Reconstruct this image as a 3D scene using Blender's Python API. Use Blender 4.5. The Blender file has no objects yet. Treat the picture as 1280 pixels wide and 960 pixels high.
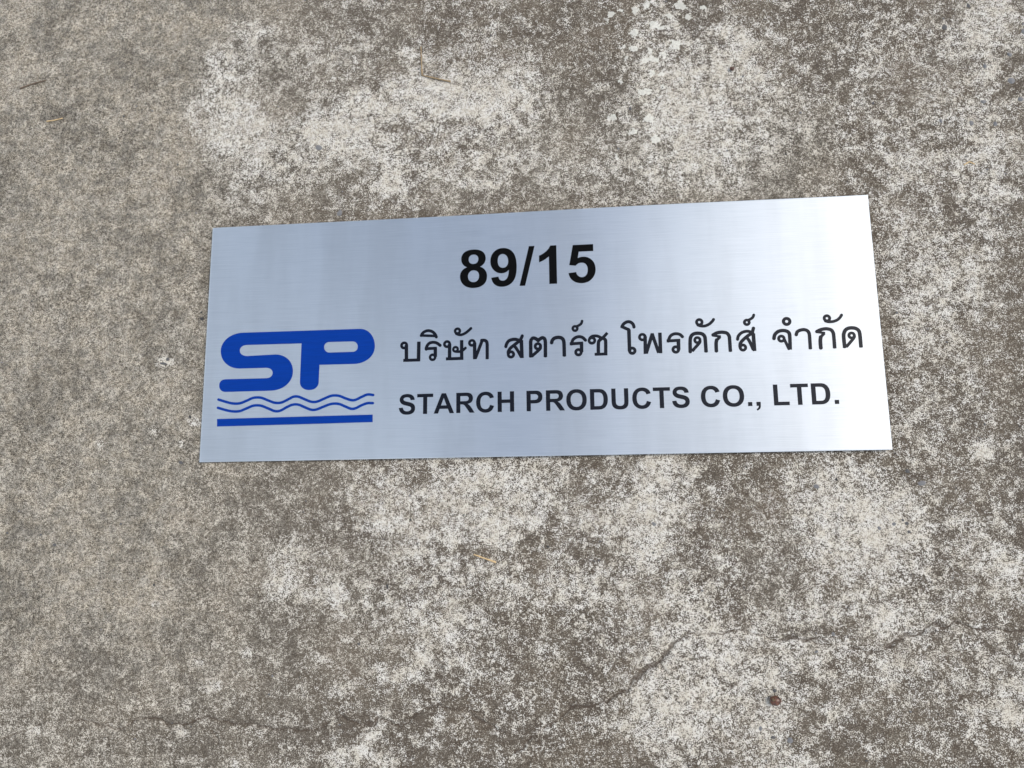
import bpy, bmesh, math, random
import numpy as np
from mathutils import Vector, Matrix

# ------------------------------------------------------------------ camera, sky, sun, exposure
scene = bpy.context.scene
COL = scene.collection
R = math.radians

cam_data = bpy.data.cameras.new('camera')
cam_data.sensor_width = 36.0
cam_data.lens = 938.0 / 1280.0 * 36.0
cam_data.clip_start = 0.01
cam_data.clip_end = 200.0
camera = bpy.data.objects.new('camera', cam_data)
COL.objects.link(camera)
camera.location = (0.06986, -0.21022, 0.86851)
camera.rotation_euler = (0.166147, 0.104578, -0.010574)
scene.camera = camera

SUN_SLOPE = Vector((0.775, 0.25, 1.0)).normalized()      # towards the sun: right of and beyond the sign
SUN_ELEV = math.asin(SUN_SLOPE.z)
SUN_AZ = math.atan2(SUN_SLOPE.x, SUN_SLOPE.y)           # clockwise from +Y

world = bpy.data.worlds.new('World')
scene.world = world
world.use_nodes = True
wn, wl = world.node_tree.nodes, world.node_tree.links
wn.clear()
w_out = wn.new('ShaderNodeOutputWorld')
w_bg = wn.new('ShaderNodeBackground')
w_bg.inputs['Strength'].default_value = 0.13
sky = wn.new('ShaderNodeTexSky')
sky.sky_type = 'NISHITA'
sky.sun_disc = False
sky.sun_elevation = SUN_ELEV
sky.sun_rotation = SUN_AZ
sky.air_density = 1.0
sky.dust_density = 2.0
sky.ozone_density = 1.0
# broken bright cloud added over the unseen dome, arranged to shape the plate's reflection
w_tc = wn.new('ShaderNodeTexCoord')
w_map = wn.new('ShaderNodeMapping')
w_map.inputs['Location'].default_value = (15.89, 13.98, 4.88)
w_noise = wn.new('ShaderNodeTexNoise')
w_noise.inputs['Scale'].default_value = 4.4
w_noise.inputs['Detail'].default_value = 5.0
w_noise.inputs['Roughness'].default_value = 0.58
w_ramp = wn.new('ShaderNodeMapRange')
w_ramp.interpolation_type = 'SMOOTHSTEP'
w_ramp.inputs['From Min'].default_value = 0.44
w_ramp.inputs['From Max'].default_value = 0.62
w_mix = wn.new('ShaderNodeMix')
w_mix.data_type = 'RGBA'
w_mix.inputs['B'].default_value = (11.2, 12.1, 13.2, 1.0)
wl.new(w_tc.outputs['Generated'], w_map.inputs['Vector'])
wl.new(w_map.outputs['Vector'], w_noise.inputs['Vector'])
wl.new(w_noise.outputs['Fac'], w_ramp.inputs['Value'])
wl.new(w_ramp.outputs['Result'], w_mix.inputs['Factor'])
wl.new(sky.outputs['Color'], w_mix.inputs['A'])
wl.new(w_mix.outputs['Result'], w_bg.inputs['Color'])
wl.new(w_bg.outputs['Background'], w_out.inputs['Surface'])

sun_data = bpy.data.lights.new('sun', 'SUN')
sun_data.energy = 1.5
sun_data.angle = R(15.0)
sun_data.color = (1.0, 0.93, 0.82)
sun = bpy.data.objects.new('sun', sun_data)
COL.objects.link(sun)
sun.location = SUN_SLOPE * 5.0
sun.rotation_euler = SUN_SLOPE.to_track_quat('Z', 'Y').to_euler()

scene.view_settings.view_transform = 'Standard'
scene.view_settings.look = 'None'
scene.view_settings.exposure = 0.45
scene.view_settings.gamma = 1.0
scene.view_settings.use_curve_mapping = False

# ------------------------------------------------------------------ helpers
def tag(o, label=None, cat=None, group=None, kind=None):
    if label: o['label'] = label
    if cat: o['category'] = cat
    if group: o['group'] = group
    if kind: o['kind'] = kind
    return o

def link(name, mesh, mat=None, parent=None):
    o = bpy.data.objects.new(name, mesh)
    COL.objects.link(o)
    if mat is not None and not mesh.materials: mesh.materials.append(mat)
    if parent is not None: o.parent = parent
    return o

class Nodes:
    """small helper round a material's node tree"""
    def __init__(self, name):
        self.m = bpy.data.materials.new(name)
        self.m.use_nodes = True
        self.n, self.l = self.m.node_tree.nodes, self.m.node_tree.links
        self.bsdf = self.n['Principled BSDF']
    def put(self, sock, v):
        if isinstance(v, bpy.types.NodeSocket): self.l.new(v, sock)
        elif v is not None: sock.default_value = v
    def coord(self):
        return self.n.new('ShaderNodeTexCoord').outputs['Object']
    def attr(self, name):
        a = self.n.new('ShaderNodeAttribute'); a.attribute_name = name
        return a.outputs['Fac']
    def mapping(self, v, scale=(1, 1, 1), loc=(0, 0, 0)):
        a = self.n.new('ShaderNodeMapping')
        self.put(a.inputs['Vector'], v)
        a.inputs['Scale'].default_value = scale; a.inputs['Location'].default_value = loc
        return a.outputs['Vector']
    def noise(self, v, scale, detail=4, rough=0.5, out='Fac'):
        a = self.n.new('ShaderNodeTexNoise')
        self.put(a.inputs['Vector'], v)
        a.inputs['Scale'].default_value = scale
        a.inputs['Detail'].default_value = detail
        a.inputs['Roughness'].default_value = rough
        return a.outputs[out]
    def vor(self, v, scale, feature='F1', out='Distance', rand=1.0):
        a = self.n.new('ShaderNodeTexVoronoi'); a.feature = feature
        self.put(a.inputs['Vector'], v)
        a.inputs['Scale'].default_value = scale
        a.inputs['Randomness'].default_value = rand
        return a.outputs[out]
    def math(self, op, a, b=None, c=None, clamp=False):
        x = self.n.new('ShaderNodeMath'); x.operation = op; x.use_clamp = clamp
        for i, v in enumerate((a, b, c)): self.put(x.inputs[i], v)
        return x.outputs[0]
    def ramp(self, v, a, b, lo=0.0, hi=1.0, smooth=True):
        x = self.n.new('ShaderNodeMapRange')
        if smooth: x.interpolation_type = 'SMOOTHSTEP'
        self.put(x.inputs['Value'], v)
        self.put(x.inputs['From Min'], a); self.put(x.inputs['From Max'], b)
        self.put(x.inputs['To Min'], lo); self.put(x.inputs['To Max'], hi)
        return x.outputs['Result']
    def mix(self, f, a, b, blend='MIX'):
        x = self.n.new('ShaderNodeMix'); x.data_type = 'RGBA'; x.blend_type = blend
        self.put(x.inputs['Factor'], f)
        for k, v in (('A', a), ('B', b)):
            if isinstance(v, tuple) and len(v) == 3: v = v + (1.0,)
            self.put(x.inputs[k], v)
        return x.outputs['Result']
    def bump(self, h, strength, dist, normal=None):
        x = self.n.new('ShaderNodeBump')
        x.inputs['Strength'].default_value = strength
        x.inputs['Distance'].default_value = dist
        self.put(x.inputs['Height'], h)
        if normal is not None: self.put(x.inputs['Normal'], normal)
        return x.outputs['Normal']
    def set(self, **kw):
        for k, v in kw.items():
            k = k.replace('_', ' ')
            if isinstance(v, tuple) and len(v) == 3: v = v + (1.0,)
            self.put(self.bsdf.inputs[k], v)
        return self.m

def lattice(rng, n=256):
    return rng.random((n, n)).astype(np.float32)

def vnoise(x, y, lat):
    n = lat.shape[0]
    xi, yi = np.floor(x).astype(int), np.floor(y).astype(int)
    fx, fy = x - xi, y - yi
    fx = fx * fx * (3 - 2 * fx); fy = fy * fy * (3 - 2 * fy)
    x0, x1, y0, y1 = xi % n, (xi + 1) % n, yi % n, (yi + 1) % n
    return (lat[x0, y0] * (1 - fx) + lat[x1, y0] * fx) * (1 - fy) + (lat[x0, y1] * (1 - fx) + lat[x1, y1] * fx) * fy

def fbm(x, y, scale, octaves, rng, rough=0.5):
    tot, amp, s = 0.0, 0.0, scale
    a = 1.0
    for _ in range(octaves):
        tot = tot + a * vnoise(x * s + rng.random() * 100, y * s + rng.random() * 100, lattice(rng))
        amp += a; a *= rough; s *= 2.03
    return tot / amp

# ------------------------------------------------------------------ the concrete ground
# centres and radii in millimetres, then strength
PALE = [
 [247,252,10,8,0.8], [-164,207,9,10,0.8], [-179,206,8,5,0.7], [-182,232,7,5,0.7], [-67,194,6,5,0.7], [503,-157,11,7,0.85],
 [490,-152,7,5,0.6], [443,-21,126,346,0.18], [354,-350,160,128,0.12], [23,206,314,52,0.25], [-41,-318,230,102,0.15], [-368,186,64,43,0.3],
 [-384,298,49,67,1], [-404,351,33,34,0.6], [-369,418,45,38,0.75], [-338,245,43,28,0.45], [-432,347,28,46,0.4], [-481,328,28,29,0.25],
 [-504,411,34,21,0.3], [-233,288,74,39,0.9], [-181,306,42,33,0.6], [-279,381,60,40,0.45], [-215,394,38,23,0.35], [-129,319,52,44,0.8],
 [-57,308,71,44,0.9], [-6,310,45,33,0.8], [-41,374,41,39,0.4], [-130,381,23,34,0.45], [-222,254,47,20,0.6], [-169,205,36,19,0.6],
 [-316,210,42,22,0.4], [-263,229,42,24,0.3], [-97,224,61,32,0.3], [4,239,60,42,0.35], [-205,445,38,9,0.35], [-180,262,26,22,0.4],
 [-35,419,31,23,0.3], [157,391,44,49,0.45], [164,330,34,43,0.5], [132,268,39,32,0.5], [165,239,38,26,0.5], [221,288,67,73,0.75],
 [268,355,34,48,0.7], [197,201,84,41,0.6], [250,394,39,27,0.4], [290,252,19,52,0.35], [62,194,49,21,0.3], [332,249,28,31,0.45],
 [325,361,24,32,0.3], [432,347,37,42,0.35], [545,327,49,72,0.65], [570,356,27,21,0.4], [536,205,44,44,0.65], [463,185,40,35,0.45],
 [552,155,26,29,0.5], [413,233,36,40,0.25], [471,270,27,41,0.3], [445,92,26,48,0.5], [498,52,43,38,0.4], [475,-4,34,46,0.5],
 [541,97,26,38,0.35], [440,-48,21,45,0.35], [507,-60,33,27,0.25], [500,-157,20,14,0.6], [442,-121,25,22,0.3], [-134,-174,57,20,0.8],
 [-58,-161,47,23,0.85], [-210,-191,39,23,0.45], [-152,-220,57,32,0.7], [-68,-211,51,36,0.7], [-266,-281,36,25,0.8], [-217,-296,28,18,0.5],
 [-22,-230,23,36,0.75], [-12,-175,28,27,0.6], [26,-162,23,16,0.6], [-96,-265,55,27,0.45], [-296,-255,29,18,0.3], [124,-195,27,53,0.85],
 [112,-164,27,16,0.6], [122,-257,33,43,0.95], [66,-204,32,27,0.55], [183,-178,26,16,0.5], [164,-214,26,26,0.5], [203,-214,35,22,0.4],
 [152,-178,36,27,0.5], [34,-221,23,36,0.3], [226,-266,34,26,0.3], [375,-258,45,34,0.7], [343,-189,51,26,0.55], [348,-228,38,30,0.7],
 [298,-215,34,35,0.45], [391,-216,33,26,0.6], [492,-267,32,25,0.5], [311,-267,42,21,0.6], [428,-259,29,34,0.35], [475,-238,28,25,0.3],
 [193,-401,42,45,0.6], [137,-422,34,40,0.75], [114,-463,38,20,0.6], [232,-384,38,45,0.6], [180,-322,51,34,0.45], [32,-305,36,26,0.45],
 [119,-335,52,25,0.4], [250,-432,23,32,0.7], [221,-351,50,25,0.5], [50,-296,44,22,0.35], [165,-450,34,24,0.4], [251,-472,33,16,0.7],
 [-13,-288,18,13,0.7], [367,-302,29,23,0.8], [398,-325,48,25,0.45], [400,-390,48,24,0.4], [480,-417,35,39,0.55], [499,-313,24,20,0.5],
 [333,-415,32,20,0.3], [288,-467,20,16,0.45], [434,-437,28,27,0.35], [304,-359,33,25,0.45], [370,-362,40,16,0.4], [482,-365,28,20,0.35],
 [291,-317,25,33,0.35], [-151,-310,46,22,0.45], [-95,-344,55,34,0.4], [-205,-406,20,10,0.7], [-113,-381,20,10,0.65], [-150,-396,36,10,0.45],
 [-190,-473,15,8,0.8], [-167,-467,16,8,0.7], [-217,-482,13,12,0.65], [-176,-452,11,10,0.4], [-68,-318,45,35,0.35], [-59,-378,36,34,0.2],
 [-223,-299,6,8,0.9], [-240,-373,7,4,0.8], [-209,-354,7,4,0.9], [-190,-307,6,6,0.8], [-168,-426,7,7,0.5], [-402,-426,6,5,0.8],
 [-374,-405,10,5,0.8], [-334,-368,6,5,0.75], [-391,-377,5,4,0.7], [-338,-487,8,5,0.7], [-588,-457,6,4,0.6], [-407,-454,8,4,0.5],
 [-445,-316,6,4,0.6], [-460,-110,10,8,0.5], [-532,-122,10,8,0.4], [-427,-126,6,6,0.6], [-414,-96,10,6,0.8], [-442,-71,26,15,0.3],
 [-313,-314,19,9,0.3], [-284,-301,24,18,0.35], [-453,-22,10,5,0.8], [-437,10,26,31,0.3], [-418,-42,21,20,0.3],
]
DIRT = [
 [86,364,40,66,0.7], [65,310,40,43,0.6], [360,191,36,30,0.5], [458,215,12,15,0.9], [402,265,32,31,0.3], [-216,440,65,18,0.3],
 [-162,418,32,29,0.4], [-183,414,27,17,0.2], [47,400,41,34,0.4], [34,-185,27,27,0.4], [82,-181,20,11,0.6], [189,-189,11,9,0.9],
 [147,-182,4,12,0.9], [231,-188,52,22,0.4], [301,-171,34,11,0.4], [30,-378,44,50,0.6], [-6,-412,53,41,0.6], [-24,-470,52,32,0.4],
 [42,-444,26,24,0.6], [385,-457,63,23,0.5], [500,-337,28,16,0.6], [465,-217,28,26,0.4], [270,-258,26,17,0.4], [-289,-407,75,34,0.4],
 [-483,-409,59,35,0.2], [-335,-450,47,34,0.4], [-68,-479,53,32,0.5], [-241,-440,37,25,0.3], [-258,-237,29,23,0.3], [412,114,16,29,0.4],
 [501,128,52,19,0.3], [240,-317,34,25,0.3], [335,-383,49,32,0.35], [-331,317,16,14,0.4], [-376,349,13,9,0.8], [-139,270,16,11,0.5],
 [82,224,49,42,0.3], [304,184,37,25,0.3], [343,343,38,42,0.3], [78,-257,53,35,0.3], [-169,-354,55,26,0.25], [260,-135,171,13,0.25],
]
CHIPS = [
 [112.6,409.4,7.0,5.6], [142.8,412.4,6.0,5.6], [156.1,419.1,8.0,7.8], [197.6,414.3,8.9,8.9], [124.8,414.0,5.0,3.4], [164.8,390.5,6.9,6.6],
 [138.6,380.5,8.9,7.7], [171.6,385.5,4.9,5.5], [125.0,361.7,7.0,4.4], [138.8,358.4,6.9,5.5], [128.5,347.1,7.9,4.4], [158.5,355.7,3.9,8.7],
 [157.0,343.8,12.8,6.5], [172.9,348.0,7.8,5.4], [149.4,301.0,9.8,7.5], [172.0,304.8,4.9,6.4], [110.0,268.5,6.9,5.3], [119.5,315.1,4.9,3.2],
 [168.9,322.2,6.8,4.3], [159.2,325.1,4.9,3.2], [151.8,263.5,8.7,5.3], [131.8,249.0,7.8,6.3], [158.5,236.7,8.7,6.3], [190.2,360.8,8.8,9.8],
 [111.2,216.6,3.9,5.2], [206.6,398.0,7.9,6.6], [182.1,400.1,5.9,4.4], [105.3,401.1,6.0,3.3], [226.9,409.6,6.9,4.4],
]
# cracks: width in millimetres, then the line they follow
CRACKS = [
 [1.6,[-24.1,-472.9],[-9.9,-461.2],[4.2,-451.1],[13.1,-442.7],[21.9,-437.6],[36.0,-430.0],[43.2,-423.3]],
 [3.2,[41.4,-424.1],[55.4,-423.1],[68.3,-423.7],[81.6,-414.5],[94.8,-406.9],[108.1,-397.6],[117.9,-386.7],[127.7,-379.1],[141.8,-371.5],[150.8,-361.4],[158.0,-353.9]],
 [1.8,[158.0,-353.9],[166.1,-346.3],[175.7,-342.9],[184.2,-345.3],[196.1,-346.1],[209.0,-343.5],[225.9,-343.4],[240.2,-345.0],[255.1,-349.1],[276.0,-349.7],[298.5,-349.6],[306.9,-347.9]],
 [1.3,[296.8,-349.6],[313.1,-352.8],[325.6,-351.9],[337.7,-354.3],[349.6,-359.1],[360.0,-361.4],[368.3,-359.7],[380.0,-356.4]],
 [2.2,[378.4,-356.4],[391.1,-350.6],[403.8,-344.0],[416.4,-339.1],[427.5,-333.3],[437.0,-334.9],[453.0,-334.8],[472.9,-335.5],[484.6,-337.9],[498.5,-341.1],[520.0,-339.3]],
 [1.4,[171.7,-337.8],[179.2,-342.0],[185.8,-346.1]],
 [1.8,[140.7,-376.5],[143.9,-383.1],[147.9,-388.9]],
 [1.2,[159.1,-368.0],[165.9,-368.8],[171.7,-372.1]],
 [1.3,[-632.6,-467.2],[-615.7,-464.3],[-598.1,-459.5],[-578.8,-451.3]],
 [1.5,[-540.8,-450.6],[-529.1,-447.8],[-517.1,-449.3],[-509.0,-451.8],[-497.9,-454.2],[-479.4,-452.2],[-469.8,-449.4],[-460.4,-444.0],[-448.8,-442.1],[-438.0,-442.8],[-429.0,-446.9],[-417.1,-450.2],[-405.5,-450.9],[-392.2,-447.2],[-382.9,-441.8],[-371.5,-439.9]],
 [1.4,[-371.5,-439.9],[-354.1,-444.0],[-339.6,-448.0],[-323.4,-448.6],[-304.6,-447.4],[-292.2,-450.6],[-273.5,-449.4]],
 [1.3,[-368.8,-454.5],[-363.6,-460.4],[-362.2,-468.9]],
 [1.5,[-219.0,-436.6],[-204.1,-441.4],[-193.0,-443.8],[-180.1,-444.4],[-176.6,-440.1],[-170.2,-437.5],[-162.0,-438.2],[-157.3,-442.3],[-150.9,-444.7],[-138.3,-441.2],[-129.3,-432.6],[-122.1,-426.6],[-108.5,-423.1],[-95.0,-424.5],[-84.2,-427.7],[-68.1,-433.3],[-59.2,-437.3],[-48.5,-442.1],[-36.2,-448.5]],
 [1.1,[-108.5,-423.1],[-90.5,-425.3],[-72.5,-426.7],[-53.8,-431.4]],
 [1.1,[-135.6,-438.6],[-132.9,-432.7],[-124.8,-427.5]],
 [1.0,[380.8,-418.2],[370.5,-426.2],[366.6,-434.2]],
 [0.9,[-315.9,-447.6],[-240.8,-450.5],[-218.0,-437.4]],
]

def graded(lo, hi, step, far):
    a = list(np.arange(lo, hi + 1e-9, step))
    d, p = step, a[-1]
    while p < far: d *= 1.35; p += d; a.append(p)
    d, p, b = step, a[0], []
    while p > -far: d *= 1.35; p -= d; b.append(p)
    return np.array(b[::-1] + a)

def seg_dist(px, py, pts):
    best = np.full(px.shape, 1e9)
    for (ax, ay), (bx, by) in zip(pts[:-1], pts[1:]):
        dx, dy = bx - ax, by - ay
        t = np.clip(((px - ax) * dx + (py - ay) * dy) / (dx * dx + dy * dy), 0, 1)
        best = np.minimum(best, np.hypot(px - ax - t * dx, py - ay - t * dy))
    return best

def ground_material():
    k = Nodes('weathered_concrete')
    co = k.coord()
    pale, sand, crack, chip = k.attr('pale'), k.attr('sand'), k.attr('crack'), k.attr('chip')
    blot = k.noise(co, 60.0, 4, 0.62)
    grain = k.noise(k.mapping(co, loc=(3, 7, 1)), 300.0, 2, 0.6)
    fine = k.noise(k.mapping(co, loc=(9, 2, 5)), 760.0, 2, 0.8)
    tint = k.noise(k.mapping(co, loc=(1, 4, 2)), 12.0, 3, 0.6)
    hue = k.noise(k.mapping(co, loc=(5, 1, 8)), 75.0, 3, 0.6, 'Color')
    sep = k.n.new('ShaderNodeSeparateColor'); k.put(sep.inputs[0], hue)
    h1, h2 = sep.outputs[0], sep.outputs[1]
    speck = k.math('MULTIPLY_ADD', k.math('SUBTRACT', grain, 0.5), 3.4, k.math('MULTIPLY', k.math('SUBTRACT', fine, 0.5), 6.5))
    # lime and lichen film broken up by the dark, worn paste
    coarse = k.ramp(h2, 0.35, 0.65, 0.7, 1.25)
    f = k.math('MULTIPLY_ADD', k.math('SUBTRACT', blot, 0.5), k.ramp(tint, 0.35, 0.65, 4.8, 2.6), k.math('MULTIPLY', speck, coarse))
    f = k.math('ADD', f, k.math('MULTIPLY_ADD', pale, 1.45, -0.69))
    m = k.ramp(f, -0.50, 0.60)
    dark = k.mix(k.ramp(h1, 0.3, 0.7), (0.089, 0.067, 0.046), (0.130, 0.107, 0.079))
    dark = k.mix(k.ramp(fine, 0.36, 0.56, 0.65, 0.0), dark, (0.024, 0.019, 0.014))
    dark = k.mix(k.ramp(speck, 0.15, 0.9, 0.0, 0.6), dark, (0.36, 0.325, 0.26))
    dark = k.mix(k.ramp(tint, 0.38, 0.6, 0.45, 0.0), dark, (0.056, 0.0435, 0.033))
    light = k.mix(k.ramp(h2, 0.3, 0.7), (0.50, 0.455, 0.372), (0.568, 0.538, 0.479))
    light = k.mix(k.ramp(speck, -0.55, 0.40, 0.62, 0.0), light, (0.17, 0.140, 0.106))
    worn = k.mix(m, dark, light)
    # the plainer sandy skin
    sandy = k.mix(k.ramp(speck, -1.0, 1.0, smooth=False), (0.043, 0.0355, 0.0255), (0.432, 0.383, 0.298))
    big = k.ramp(k.math('MULTIPLY_ADD', tint, 0.5, k.math('MULTIPLY', blot, 0.5)), 0.38, 0.62, 0.62, 1.18)
    gb = k.n.new('ShaderNodeCombineColor')
    k.put(gb.inputs[0], k.math('MULTIPLY', big, k.ramp(h2, 0.3, 0.7, 0.98, 1.025)))
    k.put(gb.inputs[1], big)
    k.put(gb.inputs[2], k.math('MULTIPLY', big, k.ramp(h2, 0.3, 0.7, 1.05, 0.97)))
    sandy = k.mix(1.0, sandy, gb.outputs['Color'], 'MULTIPLY')
    sf = k.math('MULTIPLY', sand, k.math('SUBTRACT', 1.0, k.math('MULTIPLY', m, k.ramp(pale, 0.2, 0.6))))
    col = k.mix(sf, worn, sandy)
    # faint brown algae tint
    col = k.mix(k.ramp(tint, 0.52, 0.75, 0.0, 0.16), col, (0.16, 0.12, 0.085))
    # bare white lime chips
    cm = k.ramp(k.math('MULTIPLY_ADD', k.math('SUBTRACT', grain, 0.5), 1.6, chip), 0.46, 0.60)
    col = k.mix(k.math('MULTIPLY', cm, 0.65), col, (0.59, 0.572, 0.50))
    # small black pits
    pit = k.vor(k.mapping(co, loc=(4, 4, 4)), 80.0)
    pk = k.math('MULTIPLY', k.ramp(pit, 0.06, 0.14, 1.0, 0.0), k.ramp(h2, 0.50, 0.60))
    col = k.mix(k.math('MULTIPLY', pk, 0.7), col, (0.035, 0.032, 0.032))
    # dirt packed in the cracks
    cd = k.math('MULTIPLY_ADD', k.math('SUBTRACT', fine, 0.5), 3.6, crack)
    cd = k.math('MULTIPLY_ADD', k.math('SUBTRACT', blot, 0.5), 2.2, cd)
    ck = k.ramp(cd, -0.30, 0.78, 0.72, 0.0)
    col = k.mix(ck, col, (0.062, 0.046, 0.034))
    k.set(Base_Color=col, Roughness=0.9, Normal=k.bump(grain, 0.9, 0.0014))
    k.bsdf.inputs['Specular IOR Level'].default_value = 0.25
    return k.m

def build_ground():
    rng = np.random.default_rng(11)
    xs = graded(-0.90, 0.80, 0.0017, 7.0)
    ys = graded(-0.66, 0.68, 0.0020, 7.0)
    ys = np.concatenate([ys[ys < -0.505], np.arange(-0.505, -0.295, 0.0011), ys[ys > -0.295]])
    nx, ny = len(xs), len(ys)
    X, Y = np.meshgrid(xs, ys, indexing='ij')
    mx, my = X * 1000, Y * 1000
    # ragged outlines for every patch
    wx = mx + (fbm(X, Y, 14, 5, rng, 0.6) - 0.5) * 90
    wy = my + (fbm(X, Y, 14, 5, rng, 0.6) - 0.5) * 90
    keep = np.ones_like(X)
    for (x, y, rx, ry, a) in PALE:
        q = 0.22 if max(rx, ry) < 16 else 1.0             # small spots keep their place
        if q < 1: rx, ry, a = rx * 1.25, ry * 1.25, min(1, a + 0.2)
        ux, uy = mx + (wx - mx) * q, my + (wy - my) * q
        keep *= 1 - min(a, 0.985) * np.exp(-1.1 * (((ux - x) / rx) ** 2 + ((uy - y) / ry) ** 2))
    pale = 1 - keep
    keep = np.ones_like(X)
    for (x, y, rx, ry, a) in DIRT:
        keep *= 1 - a * np.exp(-1.1 * (((wx - x) / rx) ** 2 + ((wy - y) / ry) ** 2))
    pale *= 0.25 + 0.75 * keep
    far = np.clip((np.hypot(X + 0.05, Y * 1.25) - 0.72) / 0.25, 0, 1)
    pale = np.clip(pale + far * np.clip(fbm(X, Y, 6, 4, rng) * 2.2 - 0.85, 0, 0.8), 0, 1)
    pale = np.clip(pale + (fbm(X, Y, 22, 4, rng, 0.6) - 0.5) * 0.45, 0, 1)
    # plain sandy skin on the side of the sign's emblem
    sand = np.clip((-wx - 170) / 330, 0, 0.85) * (1 - 0.45 * np.clip((-wy - 330) / 120, 0, 1))
    sand = np.maximum(sand, 0.55 * np.clip((fbm(X, Y, 4, 4, rng) - 0.56) * 6, 0, 1))
    chip = np.zeros_like(X)
    cx = mx + (fbm(X, Y, 90, 3, rng) - 0.5) * 9
    cy = my + (fbm(X, Y, 90, 3, rng) - 0.5) * 9
    for (x, y, rx, ry) in CHIPS:
        chip = np.maximum(chip, np.clip(1.25 - np.hypot((cx - x) / rx, (cy - y) / ry) * 1.05, 0, 1))
    crack = np.full(X.shape, 60.0)
    jx = mx + (fbm(X, Y, 70, 4, rng, 0.6) - 0.5) * 13
    jy = my + (fbm(X, Y, 70, 4, rng, 0.6) - 0.5) * 13
    swell = fbm(X, Y, 45, 3, rng)
    for w, *pts in CRACKS:
        crack = np.minimum(crack, seg_dist(jx, jy, pts) - w * (0.9 * swell + 0.08))
    Z = (fbm(X, Y, 5, 3, rng) - 0.5) * 0.0012 + (fbm(X, Y, 60, 4, rng, 0.6) - 0.5) * 0.0007
    Z -= 0.0014
    Z -= 0.0022 * np.clip(1 - (crack + 0.6) / 1.6, 0, 1)
    Z += 0.0003 * np.clip(chip * 2 - 0.8, 0, 1)
    me = bpy.data.meshes.new('concrete_ground')
    n = nx * ny
    me.vertices.add(n)
    me.vertices.foreach_set('co', np.stack([X, Y, Z], -1).reshape(-1).astype(np.float32))
    idx = np.arange(n).reshape(nx, ny)
    q = np.stack([idx[:-1, :-1], idx[1:, :-1], idx[1:, 1:], idx[:-1, 1:]], -1).reshape(-1)
    nq = (nx - 1) * (ny - 1)
    me.loops.add(nq * 4); me.polygons.add(nq)
    me.loops.foreach_set('vertex_index', q.astype(np.int32))
    me.polygons.foreach_set('loop_start', np.arange(0, nq * 4, 4, dtype=np.int32))
    me.polygons.foreach_set('use_smooth', np.ones(nq, dtype=bool))
    me.update(calc_edges=True)
    for nm, v in (('pale', pale), ('sand', sand), ('crack', crack), ('chip', chip)):
        a = me.attributes.new(nm, 'FLOAT', 'POINT')
        a.data.foreach_set('value', v.reshape(-1).astype(np.float32))
    o = link('concrete_ground', me, ground_material())
    tag(o, 'weathered grey concrete ground with pale lime patches and hairline cracks', 'ground', kind='structure')
    return o

ground = build_ground()

# ------------------------------------------------------------------ aggregate stones showing in the concrete
STONES = [
 [-410.0,31.5,2.7,2.7,0], [-411.6,39.9,1.7,1.7,0], [-457.9,-24.2,6.3,1.8,0.3], [-452.0,-19.3,2.6,2.7,0.2], [-425.6,-148.1,3.7,2.5,0.35], [-581.9,-245.2,2.9,2.3,0.2],
 [-417.9,-92.5,2.3,2.0,0], [415.9,-172.1,2.8,2.5,0.25], [429.7,-185.3,5.0,2.6,0.7], [406.0,-224.7,1.8,1.5,0.2], [409.8,-228.1,2.6,2.2,0.4], [411.4,-237.5,2.3,2.0,0.2],
 [340.1,-179.7,1.5,2.1,0.1], [318.2,-187.3,3.4,2.6,0.5], [575.4,283.2,4.4,4.1,0.6], [577.5,317.1,3.5,3.1,0.6], [525.5,232.8,2.8,3.2,0.7], [551.7,230.0,2.3,3.2,0.8],
 [538.0,384.6,2.4,3.4,0.3], [259.0,-403.1,2.3,2.4,0.35], [254.3,-449.7,3.0,1.8,0.3], [271.3,-452.5,3.3,3.2,0.6], [-166.3,-294.4,1.9,3.0,0], [-450.0,-292.5,2.0,1.8,0],
 [323.7,-344.5,2.1,2.3,0.5], [304.9,-362.7,2.5,1.5,0.5], [583.2,259.2,3.5,3.0,0.6], [541.7,259.1,3.5,3.0,0.6], [131.0,278.8,2.0,2.1,0.4], [124.8,-253.8,1.2,1.1,0],
 [137.0,-258.2,1.4,1.2,0.1], [139.2,-226.6,3.5,2.6,0.6], [-266.2,252.3,5.3,3.7,0.6], [-236.1,161.9,3.7,4.7,0.55], [417.8,265.9,1.8,2.1,0.2], [395.7,-421.9,1.6,1.3,0.5],
 [241.6,-441.1,2.0,2.6,0.6], [-645.4,-230.5,2.1,1.6,0.3], [312.8,207.1,1.3,1.4,0], [492.2,238.1,2.1,3.0,0.5], [596.0,345.8,2.7,3.1,0.5], [-198.7,-358.1,2.4,1.6,0.4],
 [548.3,303.8,2.2,3.1,0.6], [381.1,-233.0,2.5,2.6,0.5], [396.5,-228.9,2.5,2.1,0.6], [-498.1,-221.1,2.1,1.9,0.4], [507.9,358.4,3.6,3.2,0.3],
]   # x, y, radii (mm), how grey

def stone_material(name, c):
    k = Nodes(name)
    n = k.noise(k.coord(), 400.0, 3, 0.6)
    c2 = tuple(min(1, v * 1.9 + 0.01) for v in c)
    return k.set(Base_Color=k.mix(n, c, c2), Roughness=0.7)

STONE_MATS = [stone_material('black_stone', (0.016, 0.015, 0.014)), stone_material('slate_stone', (0.045, 0.043, 0.041)),
              stone_material('grey_stone', (0.095, 0.092, 0.09))]

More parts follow.
